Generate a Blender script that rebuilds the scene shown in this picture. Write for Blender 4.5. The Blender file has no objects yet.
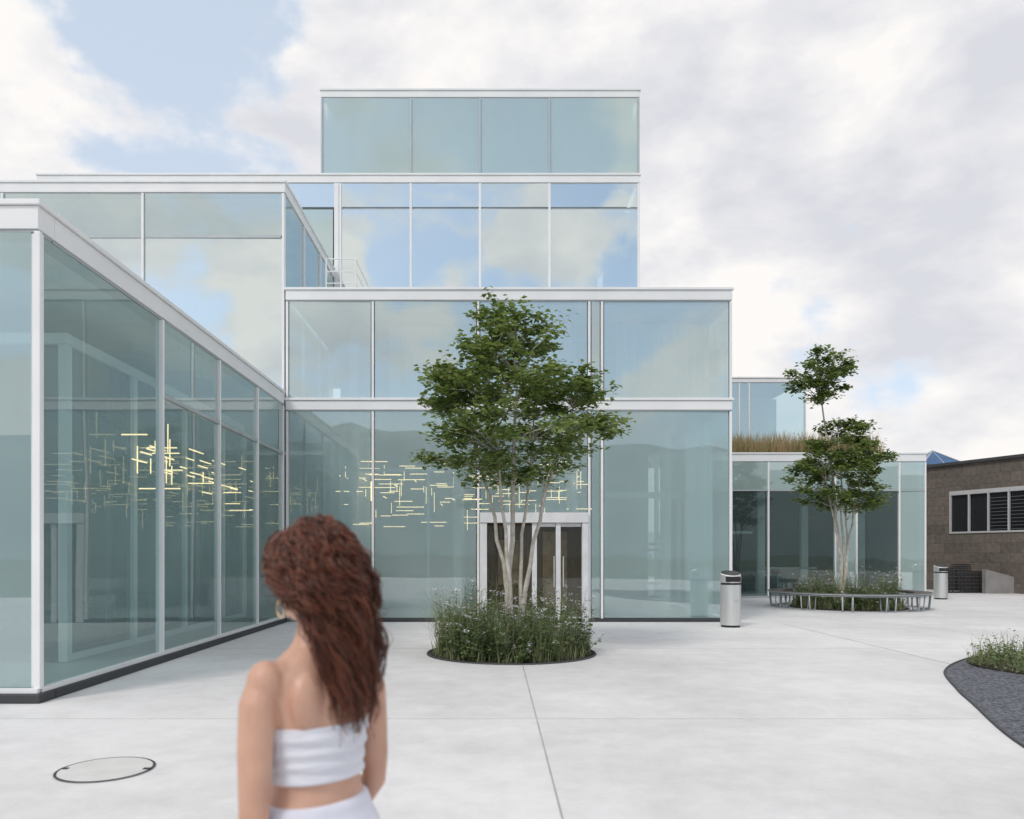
import bpy, math, random
from mathutils import Vector, Matrix, noise
R=random.Random(7)
scene=bpy.context.scene
# ------------------------------------------------------------------ helpers
def link(o,parent=None):
    scene.collection.objects.link(o)
    if parent is not None: o.parent=parent
    return o
def empty(name,loc=(0,0,0)):
    e=bpy.data.objects.new(name,None); e.location=loc; e.empty_display_size=.3
    return link(e)
class MB:
    def __init__(s): s.v=[]; s.f=[]; s.m=[]
    def box(s,x0,x1,y0,y1,z0,z1,mi=0):
        b=len(s.v)
        s.v+= [(x0,y0,z0),(x1,y0,z0),(x1,y1,z0),(x0,y1,z0),(x0,y0,z1),(x1,y0,z1),(x1,y1,z1),(x0,y1,z1)]
        for q in ((0,3,2,1),(4,5,6,7),(0,1,5,4),(1,2,6,5),(2,3,7,6),(3,0,4,7)):
            s.f.append(tuple(b+i for i in q)); s.m.append(mi)
    def quad(s,a,b,c,d,mi=0):
        n=len(s.v); s.v+=[tuple(a),tuple(b),tuple(c),tuple(d)]; s.f.append((n,n+1,n+2,n+3)); s.m.append(mi)
    def tri(s,a,b,c,mi=0):
        n=len(s.v); s.v+=[tuple(a),tuple(b),tuple(c)]; s.f.append((n,n+1,n+2)); s.m.append(mi)
    def tube(s,pts,rad,sides=6,mi=0,cap=True,closed=False):
        pts=[Vector(p) for p in pts]; n=len(pts)
        if not hasattr(rad,'__len__'): rad=[rad]*n
        base=len(s.v); up=None
        for i,p in enumerate(pts):
            if closed: t=pts[(i+1)%n]-pts[i-1]
            else: t=pts[min(i+1,n-1)]-pts[max(i-1,0)]
            if t.length<1e-9: t=Vector((0,0,1))
            t.normalize()
            if up is None:
                up=Vector((1,0,0)) if abs(t.x)<.8 else Vector((0,1,0))
            a=up-t*up.dot(t)
            if a.length<1e-6: a=t.orthogonal()
            a.normalize(); up=a; b=t.cross(a)
            for k in range(sides):
                an=2*math.pi*k/sides
                s.v.append(tuple(p+a*(math.cos(an)*rad[i])+b*(math.sin(an)*rad[i])))
        m=n if closed else n-1
        for i in range(m):
            j=(i+1)%n
            for k in range(sides):
                k2=(k+1)%sides
                s.f.append((base+i*sides+k,base+i*sides+k2,base+j*sides+k2,base+j*sides+k)); s.m.append(mi)
        if cap and not closed:
            s.f.append(tuple(base+k for k in reversed(range(sides)))); s.m.append(mi)
            s.f.append(tuple(base+(n-1)*sides+k for k in range(sides))); s.m.append(mi)
    def rings(s,rs,sides=24,mi=0,sq=1.0):
        base=len(s.v); n=len(rs)
        for (cx,cy,cz,rx,ry) in rs:
            for k in range(sides):
                a=2*math.pi*k/sides; c=math.cos(a); d=math.sin(a)
                c=math.copysign(abs(c)**sq,c); d=math.copysign(abs(d)**sq,d)
                s.v.append((cx+rx*c,cy+ry*d,cz))
        for i in range(n-1):
            for k in range(sides):
                k2=(k+1)%sides
                s.f.append((base+i*sides+k,base+i*sides+k2,base+(i+1)*sides+k2,base+(i+1)*sides+k)); s.m.append(mi)
        s.f.append(tuple(base+k for k in reversed(range(sides)))); s.m.append(mi)
        s.f.append(tuple(base+(n-1)*sides+k for k in range(sides))); s.m.append(mi)
    def ell(s,c,r,mi=0,nu=16,nv=10):
        base=len(s.v)
        for i in range(1,nv):
            ph=math.pi*i/nv
            for k in range(nu):
                a=2*math.pi*k/nu
                s.v.append((c[0]+r[0]*math.sin(ph)*math.cos(a),c[1]+r[1]*math.sin(ph)*math.sin(a),c[2]-r[2]*math.cos(ph)))
        b0=len(s.v); s.v.append((c[0],c[1],c[2]-r[2])); s.v.append((c[0],c[1],c[2]+r[2]))
        for i in range(nv-2):
            for k in range(nu):
                k2=(k+1)%nu
                s.f.append((base+i*nu+k,base+i*nu+k2,base+(i+1)*nu+k2,base+(i+1)*nu+k)); s.m.append(mi)
        for k in range(nu):
            k2=(k+1)%nu
            s.f.append((b0,base+k2,base+k)); s.m.append(mi)
            s.f.append((b0+1,base+(nv-2)*nu+k,base+(nv-2)*nu+k2)); s.m.append(mi)
    def obj(s,name,mats,parent=None,smooth=False,bevel=0):
        me=bpy.data.meshes.new(name); me.from_pydata(s.v,[],s.f)
        if not isinstance(mats,(list,tuple)): mats=[mats]
        for m in mats: me.materials.append(m)
        me.polygons.foreach_set('material_index',s.m)
        if smooth: me.polygons.foreach_set('use_smooth',[True]*len(s.f))
        me.update()
        o=bpy.data.objects.new(name,me); link(o,parent)
        if bevel:
            md=o.modifiers.new('bev','BEVEL'); md.width=bevel; md.segments=2; md.limit_method='ANGLE'
        return o
def box(name,x0,x1,y0,y1,z0,z1,mat,parent=None,bevel=0):
    m=MB(); m.box(x0,x1,y0,y1,z0,z1); return m.obj(name,mat,parent,bevel=bevel)

# ------------------------------------------------------------------ materials
def newmat(name):
    m=bpy.data.materials.new(name); m.use_nodes=True
    nt=m.node_tree; nt.nodes.clear()
    out=nt.nodes.new('ShaderNodeOutputMaterial')
    return m,nt,out
def N(nt,t,**k):
    n=nt.nodes.new(t)
    for a,b in k.items(): setattr(n,a,b)
    return n
def pbr(name,c1,c2=None,scale=5,rough=.6,metal=0,bump=0,bscale=None,detail=6,coord='Object',stretch=(1,1,1),sss=0,island=False,trans=0,spec=.5):
    m,nt,out=newmat(name); L=nt.links.new
    p=N(nt,'ShaderNodeBsdfPrincipled'); p.inputs['Roughness'].default_value=rough; p.inputs['Metallic'].default_value=metal
    p.inputs['Specular IOR Level'].default_value=spec
    tc=N(nt,'ShaderNodeTexCoord'); mp=N(nt,'ShaderNodeMapping'); mp.inputs['Scale'].default_value=stretch
    L(tc.outputs[coord],mp.inputs[0])
    if c2 is None: c2=tuple(c*.85 for c in c1)
    mix=N(nt,'ShaderNodeMix',data_type='RGBA')
    mix.inputs[6].default_value=(*c1,1); mix.inputs[7].default_value=(*c2,1)
    if island:
        g=N(nt,'ShaderNodeNewGeometry'); L(g.outputs['Random Per Island'],mix.inputs[0])
    else:
        nz=N(nt,'ShaderNodeTexNoise'); nz.inputs['Scale'].default_value=scale; nz.inputs['Detail'].default_value=detail
        L(mp.outputs[0],nz.inputs[0])
        rp=N(nt,'ShaderNodeMapRange'); rp.inputs[1].default_value=.3; rp.inputs[2].default_value=.7
        L(nz.outputs[0],rp.inputs[0]); L(rp.outputs[0],mix.inputs[0])
    L(mix.outputs[2],p.inputs['Base Color'])
    if bump:
        nb=N(nt,'ShaderNodeTexNoise'); nb.inputs['Scale'].default_value=bscale or scale*4; nb.inputs['Detail'].default_value=5
        L(mp.outputs[0],nb.inputs[0]); b=N(nt,'ShaderNodeBump'); b.inputs['Strength'].default_value=bump; b.inputs['Distance'].default_value=.01
        L(nb.outputs[0],b.inputs['Height']); L(b.outputs[0],p.inputs['Normal'])
    if sss:
        p.inputs['Subsurface Weight'].default_value=sss; p.inputs['Subsurface Radius'].default_value=(.02,.008,.004); p.inputs['Subsurface Scale'].default_value=.5
    if trans:
        tr=N(nt,'ShaderNodeBsdfTranslucent'); L(mix.outputs[2],tr.inputs[0]); ms=N(nt,'ShaderNodeMixShader'); ms.inputs[0].default_value=trans
        L(p.outputs[0],ms.inputs[1]); L(tr.outputs[0],ms.inputs[2]); L(ms.outputs[0],out.inputs[0])
    else: L(p.outputs[0],out.inputs[0])
    return m
def glassmat(name,tint,haze_col,haze,refl,warp=.02):
    m,nt,out=newmat(name); L=nt.links.new
    t=N(nt,'ShaderNodeBsdfTransparent'); t.inputs[0].default_value=(*tint,1)
    d=N(nt,'ShaderNodeBsdfDiffuse')
    g=N(nt,'ShaderNodeBsdfGlossy'); g.inputs['Color'].default_value=(.90,.97,.95,1); g.inputs['Roughness'].default_value=.012
    tc=N(nt,'ShaderNodeTexCoord')
    nz=N(nt,'ShaderNodeTexNoise'); nz.inputs['Scale'].default_value=.5; nz.inputs['Detail'].default_value=1
    L(tc.outputs['Object'],nz.inputs[0])
    b=N(nt,'ShaderNodeBump'); b.inputs['Strength'].default_value=.35; b.inputs['Distance'].default_value=warp
    L(nz.outputs[0],b.inputs['Height']); L(b.outputs[0],g.inputs['Normal'])
    n2=N(nt,'ShaderNodeTexNoise'); n2.inputs['Scale'].default_value=.8; n2.inputs['Detail'].default_value=8
    mp=N(nt,'ShaderNodeMapping'); mp.inputs['Scale'].default_value=(1,1,.35); L(tc.outputs['Object'],mp.inputs[0]); L(mp.outputs[0],n2.inputs[0])
    geo=N(nt,'ShaderNodeNewGeometry')
    ad=N(nt,'ShaderNodeMath',operation='MULTIPLY_ADD'); ad.inputs[1].default_value=.5; L(geo.outputs['Random Per Island'],ad.inputs[0]); L(n2.outputs[0],ad.inputs[2])
    mr=N(nt,'ShaderNodeMapRange'); mr.inputs[1].default_value=.3; mr.inputs[2].default_value=1.2
    L(ad.outputs[0],mr.inputs[0])
    cm=N(nt,'ShaderNodeMix',data_type='RGBA'); cm.inputs[6].default_value=(*[c*.88 for c in haze_col],1); cm.inputs[7].default_value=(*[min(1,c*1.10) for c in haze_col],1)
    L(mr.outputs[0],cm.inputs[0]); L(cm.outputs[2],d.inputs[0])
    m1=N(nt,'ShaderNodeMixShader'); m1.inputs[0].default_value=haze; L(t.outputs[0],m1.inputs[1]); L(d.outputs[0],m1.inputs[2])
    lw=N(nt,'ShaderNodeLayerWeight'); lw.inputs[0].default_value=.5
    pw=N(nt,'ShaderNodeMath',operation='POWER'); pw.inputs[1].default_value=4; L(lw.outputs['Facing'],pw.inputs[0])
    ma=N(nt,'ShaderNodeMath',operation='MULTIPLY_ADD'); ma.inputs[1].default_value=.9-refl; ma.inputs[2].default_value=refl; L(pw.outputs[0],ma.inputs[0])
    m2=N(nt,'ShaderNodeMixShader'); L(ma.outputs[0],m2.inputs[0]); L(m1.outputs[0],m2.inputs[1]); L(g.outputs[0],m2.inputs[2])
    L(m2.outputs[0],out.inputs[0])
    return m
M={}
M['alu']=pbr('painted_aluminium',(.86,.86,.85),(.80,.80,.80),1.5,.4,0,0)
M['alud']=pbr('anodised_mullion',(.48,.51,.52),(.42,.45,.46),2,.4,.3)
M['dark']=pbr('dark_plinth',(.05,.053,.056),None,6,.6)
M['glass_low']=glassmat('glass_ground_floor',(.72,.86,.86),(.52,.68,.69),.44,.20)
M['glass_wing']=glassmat('glass_wing',(.68,.84,.84),(.48,.64,.65),.26,.13)
M['glass_mid']=glassmat('glass_first_floor',(.70,.81,.81),(.53,.67,.67),.44,.38)
M['glass_sky']=glassmat('glass_reflective',(.5,.6,.62),(.38,.48,.50),.15,.72,.03)
M['glass_top']=glassmat('glass_top_frit',(.66,.76,.76),(.48,.62,.60),.70,.28)
M['glass_in']=glassmat('glass_inner_skin',(.45,.60,.62),(.10,.19,.21),.55,.06)
M['ceil']=pbr('ceiling_white',(.75,.77,.77),None,3,.8)
M['floor_in']=pbr('interior_floor',(.46,.48,.48),None,3,.4)
M['wall_in']=pbr('interior_wall',(.50,.58,.59),(.42,.50,.51),.6,.8)
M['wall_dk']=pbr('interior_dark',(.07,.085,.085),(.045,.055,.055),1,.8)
M['curtain']=pbr('curtain',(.58,.66,.66),(.48,.56,.56),3,.9,stretch=(9,9,.05))
M['wood']=pbr('wood_dark',(.26,.17,.10),(.15,.10,.06),4,.5,stretch=(4,4,.4))
M['slat']=pbr('weathered_timber',(.16,.14,.125),(.09,.08,.075),4,.7)
M['roof']=pbr('roof_membrane',(.3,.3,.3),None,2,.9)
M['steel']=pbr('brushed_steel',(.78,.77,.75),(.66,.66,.65),3,.42,.75,stretch=(30,30,.5))
M['black']=pbr('black_plastic',(.02,.02,.022),None,8,.45)
M['white']=pbr('white_frame',(.78,.78,.78),None,4,.5)
M['bark']=pbr('pale_bark',(.66,.62,.54),(.40,.36,.30),9,.85,bump=.5,bscale=40)
M['soil']=pbr('soil',(.06,.045,.03),(.03,.022,.015),20,.95,bump=.8,bscale=60)
M['leaf']=pbr('leaf_green',(.115,.18,.04),(.29,.36,.11),island=True,rough=.5,trans=.48)
M['leaf2']=pbr('shrub_green',(.09,.15,.05),(.25,.30,.14),island=True,rough=.6,trans=.35)
M['grass']=pbr('grass_blades',(.16,.21,.08),(.40,.41,.23),island=True,rough=.7,trans=.35)
M['drygrass']=pbr('dry_grass',(.50,.34,.20),(.30,.30,.13),island=True,rough=.8,trans=.3)
M['flower']=pbr('flowers',(.8,.78,.80),(.66,.58,.68),island=True,rough=.7)
m,nt,out=newmat('light_line'); e=N(nt,'ShaderNodeEmission'); e.inputs[0].default_value=(1,.70,.36,1); e.inputs[1].default_value=2.5
nt.links.new(e.outputs[0],out.inputs[0]); M['lamp']=m

# plaza concrete
m,nt,out=newmat('plaza_concrete'); L=nt.links.new
p=N(nt,'ShaderNodeBsdfPrincipled'); p.inputs['Roughness'].default_value=.75
tc=N(nt,'ShaderNodeTexCoord')
n1=N(nt,'ShaderNodeTexNoise'); n1.inputs['Scale'].default_value=.35; n1.inputs['Detail'].default_value=9; n1.inputs['Roughness'].default_value=.62
n2=N(nt,'ShaderNodeTexNoise'); n2.inputs['Scale'].default_value=3.2; n2.inputs['Detail'].default_value=8; n2.inputs['Roughness'].default_value=.7
n3=N(nt,'ShaderNodeTexNoise'); n3.inputs['Scale'].default_value=90; n3.inputs['Detail'].default_value=3
for n in (n1,n2,n3): L(tc.outputs['Object'],n.inputs[0])
sn=N(nt,'ShaderNodeVectorMath',operation='SNAP'); sn.inputs[1].default_value=(6.0,5.4,50)
of=N(nt,'ShaderNodeVectorMath',operation='ADD'); of.inputs[1].default_value=(-.4+60,-7.2+54,10); L(tc.outputs['Object'],of.inputs[0]); L(of.outputs[0],sn.inputs[0])
wn=N(nt,'ShaderNodeTexWhiteNoise'); L(sn.outputs[0],wn.inputs[0])
a1=N(nt,'ShaderNodeMath',operation='MULTIPLY_ADD'); a1.inputs[1].default_value=.08; L(wn.outputs[0],a1.inputs[0]); L(n1.outputs[0],a1.inputs[2])
a2=N(nt,'ShaderNodeMath',operation='MULTIPLY_ADD'); a2.inputs[1].default_value=.5; L(n2.outputs[0],a2.inputs[0]); L(a1.outputs[0],a2.inputs[2])
a3=N(nt,'ShaderNodeMath',operation='MULTIPLY_ADD'); a3.inputs[1].default_value=.2; L(n3.outputs[0],a3.inputs[0]); L(a2.outputs[0],a3.inputs[2])
cr=N(nt,'ShaderNodeValToRGB'); cr.color_ramp.elements[0].position=.62; cr.color_ramp.elements[0].color=(.55,.54,.535,1)
cr.color_ramp.elements[1].position=1.0; cr.color_ramp.elements[1].color=(.75,.74,.735,1)
L(a3.outputs[0],cr.inputs[0]); L(cr.outputs[0],p.inputs['Base Color'])
bb=N(nt,'ShaderNodeBump'); bb.inputs['Strength'].default_value=.25; bb.inputs['Distance'].default_value=.004; L(n3.outputs[0],bb.inputs['Height']); L(bb.outputs[0],p.inputs['Normal'])
L(p.outputs[0],out.inputs[0]); M['plaza']=m
# gravel
m,nt,out=newmat('dark_gravel'); L=nt.links.new
p=N(nt,'ShaderNodeBsdfPrincipled'); p.inputs['Roughness'].default_value=.85
tc=N(nt,'ShaderNodeTexCoord'); vo=N(nt,'ShaderNodeTexVoronoi'); vo.inputs['Scale'].default_value=38; L(tc.outputs['Object'],vo.inputs[0])
cr=N(nt,'ShaderNodeValToRGB'); cr.color_ramp.elements[0].color=(.035,.038,.045,1); cr.color_ramp.elements[1].color=(.20,.21,.24,1)
sp=N(nt,'ShaderNodeSeparateColor'); L(vo.outputs['Color'],sp.inputs[0]); L(sp.outputs[0],cr.inputs[0]); L(cr.outputs[0],p.inputs['Base Color'])
bb=N(nt,'ShaderNodeBump'); bb.invert=True; bb.inputs['Strength'].default_value=.9; bb.inputs['Distance'].default_value=.02; L(vo.outputs['Distance'],bb.inputs['Height']); L(bb.outputs[0],p.inputs['Normal'])
L(p.outputs[0],out.inputs[0]); M['gravel']=m
# stone blocks
m,nt,out=newmat('brown_stone_blocks'); L=nt.links.new
p=N(nt,'ShaderNodeBsdfPrincipled'); p.inputs['Roughness'].default_value=.85
tc=N(nt,'ShaderNodeTexCoord'); mp=N(nt,'ShaderNodeMapping'); mp.inputs['Rotation'].default_value=(math.radians(90),0,0)
L(tc.outputs['Object'],mp.inputs[0])
br=N(nt,'ShaderNodeTexBrick'); br.inputs['Scale'].default_value=1; br.inputs['Brick Width'].default_value=.8; br.inputs['Row Height'].default_value=.4; br.inputs['Mortar Size'].default_value=.008
br.inputs['Color1'].default_value=(.115,.096,.080,1); br.inputs['Color2'].default_value=(.155,.13,.108,1); br.inputs['Mortar'].default_value=(.08,.066,.055,1)
L(mp.outputs[0],br.inputs[0]); nz=N(nt,'ShaderNodeTexNoise'); nz.inputs['Scale'].default_value=6; nz.inputs['Detail'].default_value=8; L(tc.outputs['Object'],nz.inputs[0])
mx=N(nt,'ShaderNodeMix',data_type='RGBA',blend_type='MULTIPLY'); mx.inputs[0].default_value=.7
L(br.outputs[0],mx.inputs[6]); L(nz.outputs[0],mx.inputs[7])
ga=N(nt,'ShaderNodeMix',data_type='RGBA',blend_type='MULTIPLY'); ga.inputs[0].default_value=1; ga.inputs[7].default_value=(1.5,1.5,1.5,1); L(mx.outputs[2],ga.inputs[6])
L(ga.outputs[2],p.inputs['Base Color']); L(p.outputs[0],out.inputs[0]); M['stone']=m

# ------------------------------------------------------------------ world
SUN_EL=48; SUN_ROT=215
w=bpy.data.worlds.new("World"); scene.world=w; w.use_nodes=True; nt=w.node_tree; nt.nodes.clear(); L=nt.links.new
out=N(nt,'ShaderNodeOutputWorld')
sky=N(nt,'ShaderNodeTexSky',sky_type='NISHITA'); sky.sun_disc=False; sky.sun_elevation=math.radians(SUN_EL); sky.sun_rotation=math.radians(SUN_ROT)
sky.air_density=1; sky.dust_density=1.2
b1=N(nt,'ShaderNodeBackground'); b1.inputs[1].default_value=.15; L(sky.outputs[0],b1.inputs[0])
tc=N(nt,'ShaderNodeTexCoord')
mp=N(nt,'ShaderNodeMapping'); mp.inputs['Scale'].default_value=(1,1,1.5); mp.inputs['Location'].default_value=(3.1,1.7,.4); L(tc.outputs['Generated'],mp.inputs[0])
c1=N(nt,'ShaderNodeTexNoise'); c1.inputs['Scale'].default_value=5.2; c1.inputs['Detail'].default_value=10; c1.inputs['Roughness'].default_value=.50; c1.inputs['Distortion'].default_value=.08; L(mp.outputs[0],c1.inputs[0])
sx=N(nt,'ShaderNodeSeparateXYZ'); L(tc.outputs['Generated'],sx.inputs[0])
# heavier cover towards +Y, broken cloud towards -Y
bm=N(nt,'ShaderNodeMapRange'); bm.inputs[1].default_value=-.6; bm.inputs[2].default_value=.6; bm.inputs[3].default_value=-.065; bm.inputs[4].default_value=.105; L(sx.outputs[1],bm.inputs[0])
by=N(nt,'ShaderNodeMath',operation='ADD'); L(bm.outputs[0],by.inputs[0]); L(c1.outputs[0],by.inputs[1])
dt=N(nt,'ShaderNodeVectorMath',operation='DOT_PRODUCT'); dv=Vector((-.40,1,.70)).normalized(); dt.inputs[1].default_value=dv; L(tc.outputs['Generated'],dt.inputs[0])
gp=N(nt,'ShaderNodeMapRange'); gp.interpolation_type='SMOOTHSTEP'; gp.inputs[1].default_value=.965; gp.inputs[2].default_value=1.0; gp.inputs[3].default_value=0; gp.inputs[4].default_value=.125; L(dt.outputs['Value'],gp.inputs[0])
su=N(nt,'ShaderNodeMath',operation='SUBTRACT'); L(by.outputs[0],su.inputs[0]); L(gp.outputs[0],su.inputs[1])
mk=N(nt,'ShaderNodeMapRange'); mk.interpolation_type='SMOOTHSTEP'; mk.inputs[1].default_value=.395; mk.inputs[2].default_value=.49; L(su.outputs[0],mk.inputs[0])
mv=N(nt,'ShaderNodeMapRange'); mv.inputs[1].default_value=-.6; mv.inputs[2].default_value=.6; mv.inputs[3].default_value=.22; mv.inputs[4].default_value=.68; L(sx.outputs[1],mv.inputs[0])
ml=N(nt,'ShaderNodeMapRange'); L(mk.outputs[0],ml.inputs[0]); L(mv.outputs[0],ml.inputs[3]); ml.inputs[4].default_value=1
c2=N(nt,'ShaderNodeTexNoise'); c2.inputs['Scale'].default_value=4.8; c2.inputs['Detail'].default_value=10; c2.inputs['Roughness'].default_value=.54; c2.inputs['Distortion'].default_value=.12
mp2=N(nt,'ShaderNodeMapping'); mp2.inputs['Scale'].default_value=(1,1,1.8); mp2.inputs['Location'].default_value=(7.1,2.2,1.4); L(tc.outputs['Generated'],mp2.inputs[0]); L(mp2.outputs[0],c2.inputs[0])
cr=N(nt,'ShaderNodeValToRGB'); el=cr.color_ramp.elements
el[0].position=.36; el[0].color=(.71,.72,.775,1); el[1].position=.58; el[1].color=(.99,.965,.945,1)
k=el.new(.46); k.color=(.82,.82,.85,1)
L(c2.outputs[0],cr.inputs[0])
vm=N(nt,'ShaderNodeMix',data_type='RGBA'); vm.inputs[6].default_value=(.78,.88,1.0,1); L(mk.outputs[0],vm.inputs[0]); L(cr.outputs[0],vm.inputs[7])
b2=N(nt,'ShaderNodeBackground'); b2.inputs[1].default_value=1.0; L(vm.outputs[2],b2.inputs[0])
ms=N(nt,'ShaderNodeMixShader'); L(ml.outputs[0],ms.inputs[0]); L(b1.outputs[0],ms.inputs[1]); L(b2.outputs[0],ms.inputs[2]); L(ms.outputs[0],out.inputs[0])
sd=bpy.data.lights.new('sun','SUN'); sd.energy=1.4; sd.angle=math.radians(14); sd.color=(1,.95,.88)
so=link(bpy.data.objects.new('sun',sd))
az=math.radians(SUN_ROT); dirv=Vector((math.sin(az)*math.cos(math.radians(SUN_EL)),math.cos(az)*math.cos(math.radians(SUN_EL)),math.sin(math.radians(SUN_EL))))
so.rotation_euler=dirv.to_track_quat('Z','Y').to_euler(); so.location=dirv*40

# ------------------------------------------------------------------ ground
M['ground']=pbr('far_ground',(.16,.17,.12),(.10,.12,.06),.05,.95)
mb=MB(); mb.quad((-700,-700,0),(700,-700,0),(700,700,0),(-700,700,0)); mb.obj('ground',M['ground'])
mb=MB(); mb.quad((-45,-12,.004),(48,-12,.004),(48,52,.004),(-45,52,.004)); mb.obj('plaza_pavement',M['plaza'])
M['joint']=pbr('joint_filler',(.36,.35,.33),(.48,.47,.45),3,.9)
mb=MB()
for i in range(-5,7):
    x=.4+6*i
    mb.box(x-.006,x+.006,-11.9,17.0,.0045,.008)
for j in range(-3,2):
    y=7.2+5.4*j
    for i in range(-5,7):
        x=.4+6*i; mb.box(x+.0065,x+5.9935,y-.002,y+.002,.0045,.006)
mb.obj('pavement_joints',M['joint'])
mb=MB(); n=160; rows=[]
for i in range(n):
    a=2*math.pi*i/n; d=Vector((math.sin(a),math.cos(a)))
    back=max(0,-d.y)
    h=10+ (38*back**.7)+ 16*noise.noise(Vector((d.x*3,d.y*3,2)))*(.4+back)+3*noise.noise(Vector((d.x*22,d.y*22,1)))
    rr=[]
    for r,hh in ((210,0),(250,h*.55),(300,h),(360,h*.7)):
        rr.append(len(mb.v)); mb.v.append((d.x*r,d.y*r,hh-.3+ (2*noise.noise(Vector((d.x*40,d.y*40,r))) if hh>0 else 0)))
    rows.append(rr)
for i in range(n):
    j=(i+1)%n
    for k in range(3):
        mb.f.append((rows[i][k],rows[j][k],rows[j][k+1],rows[i][k+1])); mb.m.append(0)
mb.obj('hills',pbr('hazy_wooded_hill',(.26,.32,.33),(.34,.39,.39),.05,.95),smooth=True)  # aerial haze is painted into the hill colour as a pale blue-grey

# ------------------------------------------------------------------ main glass building
GB=empty('glass_building')
def fascia(mb,x0,x1,y0,y1,z0,z1):
    mb.box(x0,x1,y0,y1,z0+.03,z1-.06,0)
    mb.box(x0-.03,x1+.03,y0-.03,y1+.03,z1-.055,z1,0)
    mb.box(x0+.02,x1-.02,y0+.02,y1-.02,z0,z0+.028,1)
def panes_front(name,xs,y,z0,z1,mat,gap=.05):
    mb=MB()
    for a,b in zip(xs[:-1],xs[1:]):
        t=[R.uniform(-.010,.010) for _ in range(2)]
        mb.quad((a+gap,y+t[0],z0),(b-gap,y-t[0],z0),(b-gap,y-t[0]+t[1],z1),(a+gap,y+t[0]+t[1],z1))
    mb.obj(name,mat,GB)
def panes_side(name,x,ys,z0,z1,mat,gap=.05):
    mb=MB()
    for a,b in zip(ys[:-1],ys[1:]):
        t=[R.uniform(-.006,.006) for _ in range(2)]
        mb.quad((x+t[0],a+gap,z0),(x-t[0],b-gap,z0),(x-t[0]+t[1],b-gap,z1),(x+t[0]+t[1],a+gap,z1))
    mb.obj(name,mat,GB)
def mull_front(mb,xs,y,z0,z1,w=.028,d=.10,mi=0):
    for x in xs: mb.box(x-w,x+w,y-.03,y+d,z0,z1,mi)
def mull_side(mb,x,ys,z0,z1,w=.035,d=.10,mi=0):
    for yy in ys: mb.box(x-d,x+.03,yy-w,yy+w,z0,z1,mi)
FR=MB()
YF=17.5; XL=-4.76; XR=5.42
fascia(FR,XL+.02,XR,YF-.04,YF+.26,4.80,5.10)
fascia(FR,XL+.02,XR,YF-.04,YF+.26,7.30,7.61)
xs_low=[XL+.05,-2.76,-.36,2.17,2.46,XR-.03]
mull_front(FR,xs_low,YF,.08,4.795)
mull_front(FR,xs_low,YF,5.105,7.295)
mull_side(FR,XR,[YF+4,YF+8],.08,4.795)
panes_front('ground_floor_glass',[XL+.05,-2.76,-.36],YF,.10,4.8,M['glass_low'])
panes_front('ground_floor_glass_side',[2.17,2.46,XR-.03],YF,.10,4.8,M['glass_low'])
mbx=MB(); mbx.quad((-.31,YF,2.5),(2.12,YF,2.5),(2.12,YF,4.8),(-.31,YF,4.8)); mbx.obj('glass_over_door',M['glass_low'],GB)
panes_front('first_floor_glass',xs_low,YF,5.1,7.3,M['glass_mid'])
panes_side('side_glass_low',XR-.02,[YF+.1,YF+4,YF+8,YF+12],.1,4.8,M['glass_low'])
panes_side('side_glass_first',XR-.02,[YF+.1,YF+4,YF+8,YF+12],5.1,7.3,M['glass_mid'])
box('side_fascia_low',XR-.26,XR-.001,YF+.3,YF+12,4.8,5.1,M['alu'],GB)
box('side_fascia_first',XR-.26,XR-.001,YF+.3,YF+12,7.3,7.6,M['alu'],GB)
box('slab_first',XL-.2,XR-.3,YF+.3,YF+12,4.85,5.06,M['ceil'],GB)
box('roof_first',XL+.1,XR-.3,YF+.28,YF+12,7.34,7.55,M['ceil'],GB)
box('floor_ground',-16,XR-.1,YF+.12,YF+13,.01,.06,M['floor_in'],GB)
box('plinth_front',XL+.3,XR+.02,YF-.05,YF+.1,.005,.08,M['dark'],GB)
DR=MB()
DR.box(-.32,2.14,YF-.12,YF+.12,2.26,2.49)
DR.box(-.32,-.16,YF-.10,YF+.1,.02,2.255)
DR.box(2.0,2.14,YF-.10,YF+.1,.02,2.255)
for x in (.32,.92,1.46):
    DR.box(x-.055,x+.055,YF-.07,YF+.06,.02,2.255)
DR.box(.98,1.40,YF-.04,YF+.03,2.17,2.25); DR.box(1.52,1.99,YF-.04,YF+.03,2.17,2.25)
DR.box(.98,1.40,YF-.04,YF+.03,.02,.12); DR.box(1.52,1.99,YF-.04,YF+.03,.02,.12)
DR.obj('door_frame',M['white'],GB,bevel=.006)
mb=MB()
for a,b in ((-.15,.26),(.38,.86),(.99,1.39),(1.53,1.99)): mb.quad((a,YF,.1),(b,YF,.1),(b,YF,2.2),(a,YF,2.2))
mb.obj('door_glass',glassmat('door_glass',(.9,.88,.82),(.3,.3,.3),.05,.07),GB)
mb=MB(); mb.tube([(1.36,YF-.1,.8),(1.36,YF-.1,1.5)],.014,8); mb.tube([(1.57,YF-.1,.8),(1.57,YF-.1,1.5)],.014,8); mb.obj('door_handles',M['steel'],GB)
mb=MB(); mb.box(-.4,-.34,YF+.15,YF+1.6,.07,2.5); mb.box(2.16,2.22,YF+.15,YF+1.6,.07,2.5); mb.box(-.34,2.16,YF+1.5,YF+1.6,.07,2.5); mb.box(-.34,2.16,YF+.15,YF+1.5,2.42,2.5)
mb.obj('entrance_vestibule',M['wood'],GB)
mb=MB(); mb.box(.1,.6,YF+1.40,YF+1.45,.8,1.9); mb.box(1.2,1.8,YF+1.40,YF+1.45,.2,2.1); mb.obj('vestibule_posters',pbr('poster',(.62,.50,.30),(.35,.27,.18),5,.7),GB)
IN=MB()
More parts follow.
